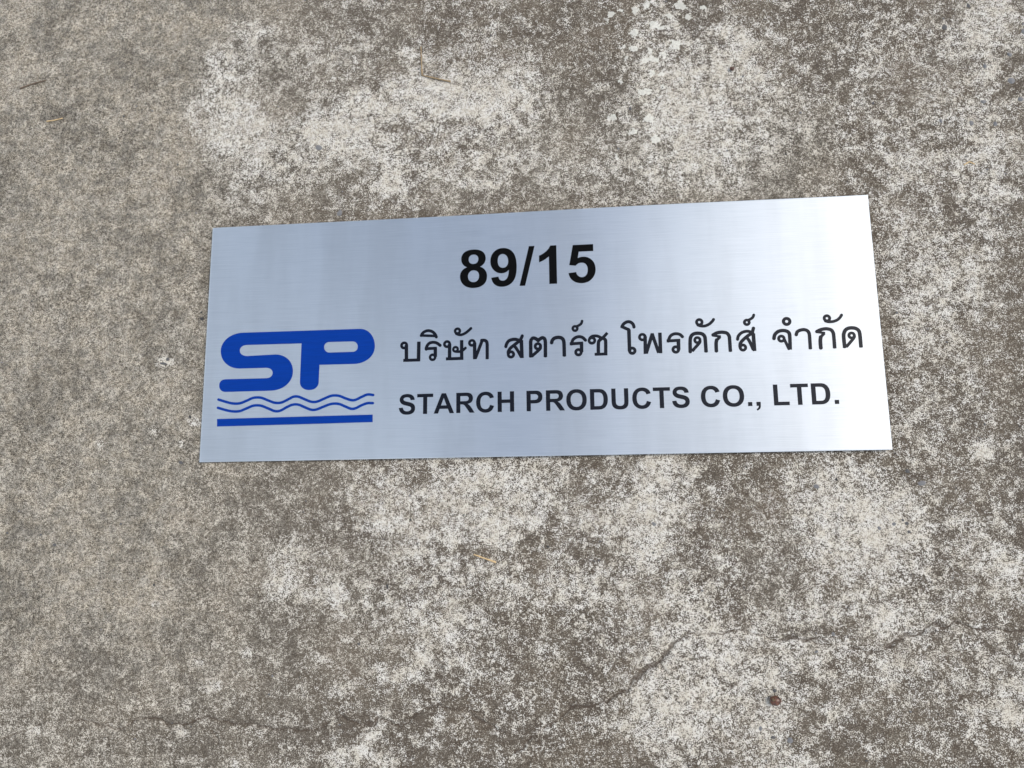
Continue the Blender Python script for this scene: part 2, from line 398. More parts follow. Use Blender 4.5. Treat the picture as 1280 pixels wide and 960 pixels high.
def stone_mesh(seed, mat):
    rr = random.Random(seed)
    bm = bmesh.new()
    bmesh.ops.create_icosphere(bm, subdivisions=2, radius=1.0)
    planes = [(Vector((rr.uniform(-1, 1), rr.uniform(-1, 1), rr.uniform(-.3, 1))).normalized(), rr.uniform(.62, .9)) for _ in range(7)]
    for v in bm.verts:
        for nrm, d in planes:
            e = v.co.dot(nrm)
            if e > d: v.co -= nrm * (e - d)
        v.co *= rr.uniform(.95, 1.06)
    me = bpy.data.meshes.new('stone')
    bm.to_mesh(me); bm.free()
    me.materials.append(mat)
    return me

stone_meshes = [[stone_mesh(10 * i + j, m) for j in range(4)] for i, m in enumerate(STONE_MATS)]
rs = random.Random(5)
grit = [(rs.uniform(-720, 620), rs.uniform(-500, 480), rs.uniform(.8, 2.0), rs.uniform(.8, 1.6), rs.random()) for _ in range(110)]
grit = [q for q in grit if not (abs(q[0]) < 410 and abs(q[1]) < 158)]
for i, (x, y, rx, ry, g) in enumerate(STONES + grit):
    me = stone_meshes[0 if g < .15 else 1 if g < .45 else 2][i % 4]
    o = link('stone', me, None, ground)
    o.location = (x / 1000, y / 1000, -0.0016)
    o.scale = (rx / 1000, ry / 1000, 0.0018)
    o.rotation_euler = (0, 0, rs.uniform(-.4, .4))

# ------------------------------------------------------------------ the sign
PW, PH, PT = 0.80, 0.29707, 0.0010
PLATE_Z = 0.0026                                     # underside of the sheet above the ground datum

def warp(x, y):
    """thin sheet, never quite flat (metres)"""
    z = 0.0011 * math.sin(x * 7.0 + 0.6) * math.cos(y * 5.0) + 0.0007 * math.sin(x * 13.0 - y * 9.0 + 1.1)
    return z + 0.0010

def plate_material():
    k = Nodes('brushed_stainless_steel')
    co = k.coord()
    s1 = k.noise(k.mapping(co, (6, 900, 1)), 1.0, 3, 0.6)
    s2 = k.noise(k.mapping(co, (22, 2600, 1), (3, 5, 0)), 1.0, 2, 0.6)
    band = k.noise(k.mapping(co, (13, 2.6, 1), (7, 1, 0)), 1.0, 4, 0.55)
    s = k.math('ADD', k.math('MULTIPLY', s1, 0.3), k.math('MULTIPLY', s2, 0.7))
    col = k.mix(k.ramp(s, 0.34, 0.62), (0.545, 0.565, 0.567), (0.62, 0.636, 0.635))
    reflection_tone = k.n.new('ShaderNodeCombineColor')
    for so in reflection_tone.inputs: k.put(so, k.ramp(band, 0.32, 0.62, 0.90, 1.02))
    col = k.mix(1.0, col, reflection_tone.outputs['Color'], 'MULTIPLY')      # soft bands of dim reflection painted into the steel's colour
    rough = k.math('ADD', k.ramp(s, 0.3, 0.7, 0.345, 0.395), k.math('MULTIPLY', k.math('SUBTRACT', band, 0.5), -0.18))
    tan = k.n.new('ShaderNodeTangent')
    tan.direction_type = 'UV_MAP'; tan.uv_map = 'UVMap'
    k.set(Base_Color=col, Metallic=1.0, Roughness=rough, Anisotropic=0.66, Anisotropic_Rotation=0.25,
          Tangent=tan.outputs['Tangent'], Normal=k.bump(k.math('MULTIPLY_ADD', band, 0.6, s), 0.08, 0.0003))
    return k.m

def print_material(name, col, rough=0.25, spec=0.5):
    k = Nodes(name)
    n = k.noise(k.mapping(k.coord(), (30, 900, 1)), 1.0, 3, 0.6)
    k.set(Base_Color=k.mix(k.ramp(n, 0.3, 0.7), tuple(v * 0.9 for v in col), tuple(v * 1.1 for v in col)),
          Roughness=k.ramp(n, 0.2, 0.8, rough - 0.05, rough + 0.06))
    k.bsdf.inputs['Specular IOR Level'].default_value = spec
    return k.m

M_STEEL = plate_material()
M_BLUE = print_material('blue_film', (0.0, 0.027, 0.20), 0.5, 0.08)
M_FILM_SKYLIT = print_material('dark_film_skylit', (0.003, 0.004, 0.008), 0.3, 0.2)  # same dark film as the numerals, sky reflection put into colour and gloss
M_FILM_DIM = print_material('dark_film_dim', (0.002, 0.002, 0.002), 0.45, 0.05)  # numerals: a dark reflection put into the film as deeper, duller black

def build_plate(parent):
    nx, ny = 80, 32
    bm = bmesh.new()
    grid = {}
    def edge(i, n, size):                             # a narrow eased rim, then an even grid
        return -size / 2 if i == 0 else size / 2 if i == n else -size / 2 + 0.0007 + (size - 0.0014) * (i - 1) / (n - 2)
    for t in (0, 1):
        for i in range(nx + 1):
            for j in range(ny + 1):
                x, y = edge(i, nx, PW), edge(j, ny, PH)
                rim_drop = 0.0003 if t and (i in (0, nx) or j in (0, ny)) else 0.0
                grid[t, i, j] = bm.verts.new((x, y, warp(x, y) + t * PT - rim_drop))
    for i in range(nx):
        for j in range(ny):
            bm.faces.new([grid[1, a, b] for a, b in ((i, j), (i + 1, j), (i + 1, j + 1), (i, j + 1))])
            bm.faces.new([grid[0, a, b] for a, b in ((i, j), (i, j + 1), (i + 1, j + 1), (i + 1, j))])
    rim = [(i, 0) for i in range(nx)] + [(nx, j) for j in range(ny)] + [(i, ny) for i in range(nx, 0, -1)] + [(0, j) for j in range(ny, 0, -1)]
    for a, b in zip(rim, rim[1:] + rim[:1]):
        bm.faces.new((grid[0, a[0], a[1]], grid[0, b[0], b[1]], grid[1, b[0], b[1]], grid[1, a[0], a[1]]))
    bm.normal_update()
    uv = bm.loops.layers.uv.new('UVMap')
    for f in bm.faces:
        f.smooth = abs(f.normal.z) > 0.5
        for l in f.loops: l[uv].uv = (l.vert.co.x, l.vert.co.y)
    for e in bm.edges:
        if len(e.link_faces) == 2 and e.link_faces[0].normal.dot(e.link_faces[1].normal) < 0.97: e.smooth = False
    me = bpy.data.meshes.new('steel_sheet')
    bm.to_mesh(me); bm.free()
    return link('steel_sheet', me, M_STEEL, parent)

FILM = 0.00018
def film(name, loops, mat, parent):
    """closed outlines (mm, even-odd) -> a thin film lying on the warped sheet"""
    cu = bpy.data.curves.new('outline', 'CURVE')
    cu.dimensions = '2D'; cu.fill_mode = 'BOTH'; cu.extrude = FILM / 2
    for lp in loops:
        sp = cu.splines.new('POLY'); sp.points.add(len(lp) - 1)
        for p, (x, y) in zip(sp.points, lp): p.co = (x / 1000, y / 1000, 0, 1)
        sp.use_cyclic_u = True
    tmp = bpy.data.objects.new('outline', cu)
    COL.objects.link(tmp)
    dg = bpy.context.evaluated_depsgraph_get()
    me = bpy.data.meshes.new_from_object(tmp.evaluated_get(dg))
    bpy.data.objects.remove(tmp); bpy.data.curves.remove(cu)
    me.name = name
    me.materials.clear()
    xs = [v.co.x for v in me.vertices]; ys = [v.co.y for v in me.vertices]
    cx, cy = (min(xs) + max(xs)) / 2, (min(ys) + max(ys)) / 2
    z0 = warp(cx, cy) + PT
    for v in me.vertices:
        v.co.z += warp(v.co.x, v.co.y) + PT + FILM / 2 + 0.00003 - z0
        v.co.x -= cx; v.co.y -= cy
    o = link(name, me, mat, parent)
    base = parent.get('film_origin')
    o.location = (cx, cy, z0)
    if base is not None:
        o.location = (cx - base[0], cy - base[1], z0 - base[2])
    o['film_origin'] = (cx, cy, z0)
    return o

# outlines given as path commands: M/L/H/V/Q, letter units 2048 to the em
GLYPHS = {
 'S': 'M74 477L362 505Q388 360 467.5 292Q547 224 682 224Q825 224 897.5 284.5Q970 345 970 426Q970 478 939.5 514.5Q909 551 833 578Q781 596 596 642Q358 701 262 787Q127 908 127 1082Q127 1194 190.5 1291.5Q254 1389 373.5 1440Q493 1491 662 1491Q938 1491 1077.5 1370Q1217 1249 1224 1047L928 1034Q909 1147 846.5 1196.5Q784 1246 659 1246Q530 1246 457 1193Q410 1159 410 1102Q410 1050 454 1013Q510 966 726 915Q942 864 1045.5 809.5Q1149 755 1207.5 660.5Q1266 566 1266 427Q1266 301 1196 191Q1126 81 998 27.5Q870 -26 679 -26Q401 -26 252 102.5Q103 231 74 477Z',
 'T': 'M479 0V1218H43V1466H1210V1218H775V0Z',
 'A': 'M1471 0H1149L1021 333H435L314 0H0L571 1466H884ZM926 580L724 1124L526 580Z',
 'C': 'M1087 539L1374 448Q1308 208 1154.5 91.5Q1001 -25 765 -25Q473 -25 285 174.5Q97 374 97 720Q97 1086 286 1288.5Q475 1491 783 1491Q1052 1491 1220 1332Q1320 1238 1370 1062L1077 992Q1051 1106 968.5 1172Q886 1238 768 1238Q605 1238 503.5 1121Q402 1004 402 742Q402 464 502 346Q602 228 762 228Q880 228 965 303Q1050 378 1087 539Z',
 'D': 'M148 1466H689Q872 1466 968 1438Q1097 1400 1189 1303Q1281 1206 1329 1065.5Q1377 925 1377 719Q1377 538 1332 407Q1277 247 1175 148Q1098 73 967 31Q869 0 705 0H148ZM444 1218V247H665Q789 247 844 261Q916 279 963.5 322Q1011 365 1041 463.5Q1071 562 1071 732Q1071 902 1041 993Q1011 1084 957 1135Q903 1186 820 1204Q758 1218 577 1218Z',
 'H': 'M150 0V1466H446V889H1026V1466H1322V0H1026V641H446V0Z',
 'L': 'M157 0V1454H453V247H1189V0Z',
 'O': 'M89 724Q89 948 156 1100Q206 1212 292.5 1301Q379 1390 482 1433Q619 1491 798 1491Q1122 1491 1316.5 1290Q1511 1089 1511 731Q1511 376 1318 175.5Q1125 -25 802 -25Q475 -25 282 174.5Q89 374 89 724ZM394 734Q394 485 509 356.5Q624 228 801 228Q978 228 1091.5 355.5Q1205 483 1205 738Q1205 990 1094.5 1114Q984 1238 801 1238Q618 1238 506 1112.5Q394 987 394 734Z',
 'P': 'M149 0V1466H624Q894 1466 976 1444Q1102 1411 1187 1300.5Q1272 1190 1272 1015Q1272 880 1223 788Q1174 696 1098.5 643.5Q1023 591 945 574Q839 553 638 553H445V0ZM445 1218V802H607Q782 802 841 825Q900 848 933.5 897Q967 946 967 1011Q967 1091 920 1143Q873 1195 801 1208Q748 1218 588 1218Z',
 'R': 'M150 0V1466H773Q1008 1466 1114.5 1426.5Q1221 1387 1285 1286Q1349 1185 1349 1055Q1349 890 1252 782.5Q1155 675 962 647Q1058 591 1120.5 524Q1183 457 1289 286L1468 0H1114L900 319Q786 490 744 534.5Q702 579 655 595.5Q608 612 506 612H446V0ZM446 846H665Q878 846 931 864Q984 882 1014 926Q1044 970 1044 1036Q1044 1110 1004.5 1155.5Q965 1201 893 1213Q857 1218 677 1218H446Z',
 'U': 'M147 1466H443V672Q443 483 454 427Q473 337 544.5 282.5Q616 228 740 228Q866 228 930 279.5Q994 331 1007 406Q1020 481 1020 655V1466H1316V696Q1316 432 1292 323Q1268 214 1203.5 139Q1139 64 1031 19.5Q923 -25 749 -25Q539 -25 430.5 23.5Q322 72 259 149.5Q196 227 176 312Q147 438 147 684Z',
 '.': 'M147 0V281H428V0Z',
 ',': 'M136 281H417V80Q417 -42 396 -112.5Q375 -183 316.5 -239Q258 -295 168 -327L113 -211Q198 -183 234 -134Q270 -85 272 0H136Z',
 '8': 'M327 791Q212 839 159.5 923.5Q107 1008 107 1109Q107 1281 227 1376.5Q347 1472 567 1472Q785 1472 906 1376.5Q1027 1281 1027 1109Q1027 1002 971.5 918.5Q916 835 815 791Q943 740 1009.5 641.5Q1076 543 1076 414Q1076 201 940 88Q804 -25 578 -25Q368 -25 228 85Q63 215 63 442Q63 567 125 648Q187 742 327 791ZM388 1091Q388 1003 437.5 954Q487 905 569 905Q652 905 702 954.5Q752 1004 752 1092Q752 1174 702.5 1223.5Q653 1273 572 1273Q488 1273 438 1223Q388 1173 388 1091ZM360 433Q360 326 421 263.5Q482 201 573 201Q662 201 720 262Q778 323 778 438Q778 538 719 599Q660 660 570 660Q466 660 413 588Q360 516 360 433Z',
 '9': 'M91 338L363 368Q373 285 415 245Q457 205 526 205Q613 205 674 285Q735 365 752 617Q646 494 487 494Q314 494 188.5 627.5Q63 761 63 975Q63 1198 195.5 1334.5Q328 1471 533 1471Q756 1471 899 1298.5Q1042 1126 1042 731Q1042 329 893 151Q744 -27 505 -27Q333 -27 227 64.5Q121 156 91 338ZM727 953Q727 1089 664.5 1164Q602 1239 520 1239Q442 1239 390.5 1177.5Q339 1116 339 976Q339 834 395 767.5Q451 701 535 701Q616 701 671.5 765Q727 829 727 953Z',
 '5': 'M91 377L371 406Q383 311 442 255.5Q501 200 578 200Q666 200 727 271.5Q788 343 788 487Q788 622 727.5 689.5Q667 757 570 757Q449 757 353 650L125 683L269 1446H1012V1183H482L438 934Q532 981 630 981Q817 981 947 845Q1077 709 1077 492Q1077 311 972 169Q829 -25 575 -25Q372 -25 244 84Q116 193 91 377Z',
 '1': 'M806 0H525V1059Q371 915 162 846V1101Q272 1137 401 1237.5Q530 1338 578 1472H806Z',
 '/': 'M0 -25L363 1491H572L205 -25Z',
}
ADVANCE = {'S': 1366, 'T': 1251, 'L': 1251, 'P': 1366, 'O': 1593, '.': 569, ',': 569, ' ': 569, '/': 569,
           '8': 1139, '9': 1139, '1': 1139, '5': 1139}

def parse(path):
    import re
    loops, cur, pos = [], [], (0, 0)
    for cmd, args in re.findall(r'([MLHVQZ])([^MLHVQZ]*)', path):
        a = [float(v) for v in args.split()]
        if cmd == 'M': cur = [(a[0], a[1])]; pos = cur[0]
        elif cmd == 'L': pos = (a[0], a[1]); cur.append(pos)
        elif cmd == 'H': pos = (a[0], pos[1]); cur.append(pos)
        elif cmd == 'V': pos = (pos[0], a[0]); cur.append(pos)
        elif cmd == 'Q':
            p0, c, p1 = pos, (a[0], a[1]), (a[2], a[3])
            for i in range(1, 7):
                t = i / 6
                cur.append(tuple((1 - t) ** 2 * p0[k] + 2 * t * (1 - t) * c[k] + t * t * p1[k] for k in (0, 1)))
            pos = p1
        elif cmd == 'Z':
            if math.dist(cur[0], cur[-1]) < 1e-3: cur.pop()
            loops.append(cur)
    return loops

def set_text(text, x, y, sx, sy, mat, parent):
    for ch in text:
        if ch != ' ':
            loops = [[(x + px * sx, y + py * sy) for px, py in lp] for lp in parse(GLYPHS[ch])]
            name = 'numeral' if ch.isdigit() else 'letter' if ch.isalpha() else {'/': 'slash', '.': 'full_stop', ',': 'comma'}[ch]
            film(name, loops, mat, parent)
        x += ADVANCE.get(ch, 1479) * sx

# Thai lettering drawn as strokes: width, then points (mm); a ring is width, centre, radius
THAI = [
 ['L',[[3.0,[-149.4,-12.7],3.2],[4.0,[-146.6,-12.3],[-146.3,-30.9]],[3.4,[-150.2,-31.1],[-129.8,-31.2]],[4.0,[-131.3,-8.8],[-131.5,-32.8]]]],
 ['L',[[3.4,[-104.9,-14.6],[-108.3,-11.9],[-111.1,-10.6],[-114.6,-10.2],[-118.0,-11.0],[-120.5,-13.2],[-121.9,-16.1],[-122.2,-18.6]],[3.3,[-123.9,-17.8],[-109.2,-17.6]],[3.9,[-111.1,-17.8],[-111.0,-28.2]],[2.8,[-114.3,-28.5],3.1]]],
 ['M',[[3.3,[-128.7,-1.6],[-126.7,1.7],[-123.3,3.8],[-119.3,4.4],[-114.7,2.8],[-111.4,-0.5],[-109.8,-4.2]],[2.9,[-129.8,-1.1],[-109.6,-2.6]]]],
 ['L',[[3.0,[-96.8,-13.1],3.2],[3.9,[-93.7,-12.9],[-93.7,-31.0]],[3.4,[-98.1,-31.1],[-77.1,-31.1]],[3.8,[-79.1,-8.9],[-79.0,-32.4]],[2.6,[-86.5,-19.8],2.7],[2.9,[-86.6,-22.5],[-82.0,-22.8],[-77.8,-21.4],[-74.1,-18.3]]]],
 ['M',[[2.8,[-84.2,2.5],2.9],[3.0,[-86.0,-0.5],[-82.6,-2.0],[-79.1,-2.2],[-74.6,-0.4],[-70.9,2.4],[-67.5,5.5]]]],
 ['L',[[2.9,[-66.6,-12.7],3.1],[3.9,[-63.5,-12.5],[-63.3,-32.6]],[3.5,[-62.6,-31.8],[-58.7,-21.6],[-54.6,-11.2]],[3.6,[-55.3,-10.2],[-51.9,-10.1],[-49.3,-11.5],[-48.4,-14.5],[-48.3,-18.5],[-48.4,-33.0]]]],
 ['L',[[3.6,[-26.1,-19.0],[-25.0,-15.4],[-22.5,-12.0],[-18.6,-10.5],[-14.2,-10.4],[-9.8,-12.1],[-7.3,-15.1]],[3.1,[-20.0,-28.4],3.2],[3.5,[-23.1,-28.0],[-23.0,-24.6],[-20.6,-20.8],[-16.8,-17.7],[-11.7,-13.9],[-8.1,-10.2],[-6.2,-6.0]],[3.4,[-15.8,-18.3],[-12.4,-23.2],[-7.8,-31.9]],[4.0,[-7.5,-11.5],[-7.0,-33.1]]]],
 ['L',[[3.9,[3.4,-32.7],[3.5,-18.3],[3.7,-13.2],[5.1,-10.4],[7.4,-9.6],[10.3,-10.8],[12.4,-12.6],[14.5,-11.0],[17.5,-9.6],[19.9,-10.9],[20.8,-14.0],[20.9,-18.9],[20.6,-33.0]],[3.1,[12.0,-19.7],3.2],[3.4,[14.9,-20.3],[14.0,-23.3],[4.3,-31.7]]]],
 ['L',[[3.9,[28.2,-16.3],[29.3,-12.8],[32.1,-10.5],[36.4,-9.8],[40.2,-10.9],[42.3,-13.9],[42.8,-19.7],[42.8,-32.8]]]],
 ['L',[[3.4,[68.2,-14.7],[65.2,-11.4],[61.5,-9.9],[57.7,-10.3],[54.5,-12.1],[52.6,-14.8],[51.6,-18.7]],[3.3,[49.6,-18.1],[65.1,-17.6]],[3.8,[63.3,-17.5],[63.0,-28.3]],[3.1,[59.4,-28.4],3.2]]],
 ['M',[[2.7,[56.1,0.2],2.7],[2.8,[57.7,2.5],[60.8,3.9],[63.5,5.9],[64.6,9.2]]]],
 ['L',[[3.0,[75.4,-14.9],3.3],[3.2,[72.8,-12.5],[75.4,-10.2],[79.2,-9.5],[83.3,-10.4],[87.5,-13.2]],[3.2,[87.6,-12.8],[93.6,-6.4]],[3.7,[88.2,-12.2],[84.4,-14.9],[82.9,-18.4],[82.4,-31.7]],[3.7,[87.6,-11.9],[90.7,-14.4],[91.3,-17.7],[90.9,-32.0]],[3.1,[78.1,-31.5],[92.8,-31.5]]]],
 ['L',[[3.4,[124.7,-0.9],[123.7,2.8],[120.7,5.6],[116.7,5.9],[112.8,3.6],[110.5,0.1]],[3.4,[109.6,1.0],[119.4,-4.0]],[3.9,[118.6,-3.3],[118.5,-28.8]],[3.2,[121.6,-28.6],3.1]]],
 ['L',[[2.9,[133.8,-12.8],3.3],[3.8,[137.0,-12.3],[136.5,-32.7]],[3.7,[137.5,-32.2],[145.5,-8.9]],[3.6,[145.0,-8.8],[151.8,-32.0]],[3.8,[154.1,-8.3],[153.9,-32.5]]]],
 ['L',[[3.3,[179.8,-14.2],[177.1,-11.3],[173.3,-10.1],[169.4,-10.5],[166.3,-12.3],[164.4,-15.3],[163.3,-18.9]],[3.2,[161.4,-18.3],[176.9,-17.9]],[3.9,[174.8,-17.7],[174.6,-29.0]],[3.1,[171.4,-28.7],3.2]]],
 ['L',[[3.8,[187.6,-32.7],[187.9,-23.5],[188.4,-16.8],[190.1,-12.8],[193.4,-10.7],[197.7,-10.3],[202.1,-11.3],[204.8,-14.4],[205.3,-19.4],[205.5,-33.0]],[2.9,[196.4,-18.4],3.0],[3.3,[199.3,-19.1],[198.2,-22.0],[189.9,-31.1]]]],
 ['M',[[3.0,[199.6,2.7],3.1],[3.1,[197.5,-0.5],[201.3,-1.8],[205.8,-1.9],[210.4,-0.1],[214.1,3.0],[216.1,5.7]]]],
 ['L',[[3.8,[217.1,-32.8],[217.3,-23.1],[218.3,-18.5]],[3.1,[218.1,-19.2],[222.3,-15.4]],[2.5,[213.3,-13.3],[223.1,-15.2]],[3.7,[214.0,-13.1],[218.1,-10.9],[222.0,-10.1],[225.8,-10.1],[230.0,-11.3],[232.3,-14.6],[232.7,-19.0],[232.8,-33.2]]]],
 ['L',[[3.2,[241.6,-19.4],[242.7,-15.3],[246.1,-11.7],[250.6,-10.0],[255.0,-10.1],[259.6,-12.6]],[3.0,[247.1,-28.8],3.0],[3.5,[244.0,-28.5],[244.5,-23.8],[248.1,-19.5],[253.5,-15.1],[258.1,-11.9],[260.4,-5.8]],[3.4,[252.2,-17.4],[254.9,-21.8],[258.6,-31.8]],[3.9,[259.6,-12.6],[259.8,-33.2]]]],
 ['M',[[2.9,[253.2,0.7],2.7],[2.9,[254.8,3.2],[257.8,4.5],[260.4,6.6],[261.6,9.4]]]],
 ['L',[[3.7,[282.2,-19.8],[283.3,-15.4],[286.3,-12.0],[290.6,-10.4],[295.1,-10.6],[298.6,-12.4],[299.9,-16.5],[299.3,-32.8]],[3.0,[290.5,-19.8],3.0],[3.0,[293.3,-19.9],[295.4,-25.2],[298.2,-32.5]]]],
 ['M',[[3.3,[297.7,0.2],3.5]]],
 ['L',[[3.5,[307.1,-16.1],[308.4,-12.7],[311.3,-10.8],[315.7,-10.1],[319.5,-11.3],[321.4,-14.3],[321.7,-19.1],[321.5,-33.1]]]],
 ['L',[[3.9,[333.0,-32.9],[333.1,-24.1],[334.0,-18.9]],[3.0,[333.5,-19.7],[338.2,-15.1]],[2.4,[328.9,-13.2],[339.0,-14.9]],[3.6,[329.8,-13.1],[333.3,-11.3],[337.3,-10.2],[341.7,-10.1],[345.8,-11.5],[347.8,-14.7],[348.2,-18.8],[348.1,-33.0]]]],
 ['M',[[2.9,[342.4,2.3],3.0],[3.0,[340.2,-0.7],[344.0,-1.9],[349.0,-1.7],[353.5,-0.1],[356.7,2.6],[358.9,5.8]]]],
 ['L',[[3.8,[359.1,-32.7],[358.9,-20.3],[359.4,-16.3],[361.3,-12.5],[364.5,-10.4],[368.6,-9.9],[372.9,-10.8],[375.8,-13.4],[376.7,-18.1],[376.7,-33.0]],[2.9,[367.7,-18.7],2.9],[3.1,[370.6,-19.4],[369.3,-22.3],[360.9,-31.7]]]],
]

def smooth(pts, n=6):
    if len(pts) < 3: return pts
    p = [pts[0]] + list(pts) + [pts[-1]]
    out = []
    for i in range(1, len(p) - 2):
        a, b, c, d = (np.array(v, float) for v in p[i - 1:i + 3])
        for j in range(n):
            t = j / n
            out.append(0.5 * (2 * b + (c - a) * t + (2 * a - 5 * b + 4 * c - d) * t * t + (3 * b - a - 3 * c + d) * t ** 3))
    out.append(np.array(pts[-1], float))
    return [tuple(v) for v in out]

def stroke_field(gx, gy, strokes, round_caps=False):
    best = np.full(gx.shape, 1e9)
    for w, *pts in strokes:
        if len(pts) == 2 and not isinstance(pts[1], (list, tuple)):
            (x, y), r = pts
            best = np.minimum(best, np.abs(np.hypot(gx - x, gy - y) - r) - w / 2)
            continue
        pts = smooth(pts)
        last = len(pts) - 2
        for i, ((ax, ay), (bx, by)) in enumerate(zip(pts[:-1], pts[1:])):
            dx, dy = bx - ax, by - ay
            L = math.hypot(dx, dy)
            if L < 1e-6: continue
            t = ((gx - ax) * dx + (gy - ay) * dy) / L
            s = np.abs((gx - ax) * dy - (gy - ay) * dx) / L
            tc = np.clip(t, 0, L)
            d = np.hypot(gx - ax - tc * dx / L, gy - ay - tc * dy / L) - w / 2
            if not round_caps:
                if i == 0: d = np.where(t < 0, np.maximum(s - w / 2, -t), d)
                if i == last: d = np.where(t > L, np.maximum(s - w / 2, t - L), d)
            best = np.minimum(best, d)
    return best

def contours(F, x0, y0, h):
    """marching squares at zero; returns closed loops"""
    inside = F < 0
    code = inside[:-1, :-1] * 1 + inside[1:, :-1] * 2 + inside[1:, 1:] * 4 + inside[:-1, 1:] * 8
    edges = {1: [(3, 0)], 2: [(0, 1)], 3: [(3, 1)], 4: [(1, 2)], 5: [(3, 2), (1, 0)], 6: [(0, 2)], 7: [(3, 2)], 8: [(2, 3)], 9: [(2, 0)],
             10: [(0, 3), (2, 1)], 11: [(2, 1)], 12: [(1, 3)], 13: [(1, 0)], 14: [(0, 3)]}
    nxt, pos = {}, {}
    def point(i, j, e):
        (a, b), (c, d) = {0: ((i, j), (i + 1, j)), 1: ((i + 1, j), (i + 1, j + 1)), 2: ((i, j + 1), (i + 1, j + 1)), 3: ((i, j), (i, j + 1))}[e]
        key = (a, b, c, d)
        if key not in pos:
            f0, f1 = F[a, b], F[c, d]
            t = min(.98, max(.02, f0 / (f0 - f1)))
            pos[key] = (x0 + (a + t * (c - a)) * h, y0 + (b + t * (d - b)) * h)
        return key
    for i, j in zip(*np.nonzero((code > 0) & (code < 15))):
        for a, b in edges[int(code[i, j])]:
            nxt[point(i, j, a)] = point(i, j, b)
    loops = []
    while nxt:
        k0, k = next(iter(nxt.items()))
        del nxt[k0]
        lp = [pos[k0]]
        while k != k0 and k in nxt:
            lp.append(pos[k]); k = nxt.pop(k)
        # drop points on straight runs
        keep = [p for i, p in enumerate(lp) if abs((p[0] - lp[i - 1][0]) * (lp[(i + 1) % len(lp)][1] - p[1]) - (p[1] - lp[i - 1][1]) * (lp[(i + 1) % len(lp)][0] - p[0])) > 1e-4]
        if len(keep) > 5: loops.append(keep)
    return loops

def stroke_film(name, strokes, mat, parent, h=0.25, round_caps=False):
    xs, ys = [], []
    for w, *pts in strokes:
        if len(pts) == 2 and not isinstance(pts[1], (list, tuple)):
            (x, y), r = pts
            xs += [x - r - w, x + r + w]; ys += [y - r - w, y + r + w]
        else:
            for x, y in pts: xs += [x - w, x + w]; ys += [y - w, y + w]
    x0, x1, y0, y1 = min(xs) - 1.013, max(xs) + 1, min(ys) - 1.007, max(ys) + 1
    gx, gy = np.meshgrid(np.arange(x0, x1, h), np.arange(y0, y1, h), indexing='ij')
    return film(name, contours(stroke_field(gx, gy, strokes, round_caps), x0, y0, h), mat, parent)

LOGO = [
 ['M',-352.4,10.2], ['L',-204.4,9.9], ['C',-193.8,9.5,-185.9,0.1,-185.6,-12.5], ['C',-185.4,-24.5,-196.3,-33.4,-211.4,-33.4],
 ['L',-254.2,-33.1], ['L',-254.5,-54.1], ['C',-254.3,-60.1,-259.2,-64.0,-266.2,-63.8], ['C',-273.1,-63.6,-277.8,-59.5,-278.0,-53.5],
 ['L',-277.7,-5.7], ['L',-345.9,-5.5], ['C',-352.3,-5.2,-356.1,-8.0,-355.9,-12.3], ['C',-355.7,-16.6,-351.5,-19.4,-345.3,-19.4],
 ['L',-310.3,-18.5], ['C',-296.8,-18.9,-287.8,-28.2,-287.3,-39.9], ['C',-286.8,-53.2,-298.1,-63.3,-314.5,-63.3], ['L',-371.6,-63.4],
 ['C',-376.4,-63.2,-379.7,-60.1,-379.9,-55.4], ['C',-380.2,-50.8,-377.2,-47.8,-372.4,-47.7], ['L',-321.0,-47.8], ['C',-315.7,-47.8,-312.7,-45.2,-312.8,-41.4],
 ['C',-313.0,-37.7,-316.2,-35.0,-321.6,-34.8], ['L',-355.3,-34.8], ['C',-369.0,-34.4,-379.6,-24.9,-380.3,-12.6], ['C',-381.0,0.3,-368.6,10.4,-352.4,10.2],
]
LOGO_HOLE = [
 ['M',-242.4,-5.1], ['L',-213.8,-5.4], ['C',-209.7,-5.6,-207.0,-8.3,-206.9,-12.2], ['C',-206.8,-16.0,-209.4,-18.5,-213.4,-18.4],
 ['L',-242.0,-18.3], ['C',-246.1,-18.2,-249.0,-15.2,-249.1,-11.4], ['C',-249.3,-7.7,-246.5,-4.9,-242.4,-5.1],
]
WAVES = [
 [[-380.0,-72.6],[-370.9,-75.5],[-362.4,-77.7],[-353.1,-77.9],[-343.9,-74.8],[-335.8,-71.6],[-326.5,-71.6],[-317.1,-75.2],[-308.8,-78.2],[-300.6,-78.3],[-291.5,-74.3],[-285.5,-71.5],[-279.3,-71.6],[-270.0,-75.5],[-262.8,-78.2],[-255.7,-78.2],[-245.7,-74.3],[-237.7,-71.5],[-229.0,-71.8],[-220.4,-75.2],[-213.3,-77.5],[-207.9,-77.3],[-200.4,-73.9],[-193.4,-71.3],[-186.4,-72.1]],
 [[-380.1,-82.7],[-371.0,-85.5],[-361.9,-87.5],[-352.6,-87.5],[-343.5,-84.2],[-335.4,-81.2],[-326.1,-81.4],[-316.7,-85.0],[-308.3,-88.4],[-301.6,-88.2],[-293.2,-84.0],[-286.1,-81.2],[-278.6,-81.4],[-269.7,-85.2],[-262.5,-87.9],[-256.0,-87.7],[-245.4,-83.8],[-237.4,-81.4],[-228.7,-81.7],[-220.2,-85.2],[-213.1,-88.0],[-207.7,-87.5],[-200.2,-84.0],[-193.2,-81.8],[-186.6,-81.9]],
]
LOGO_BAR = [[-380.5, -96.5], [-186.5, -95.7], [-186.3, -104.7], [-380.0, -105.7]]

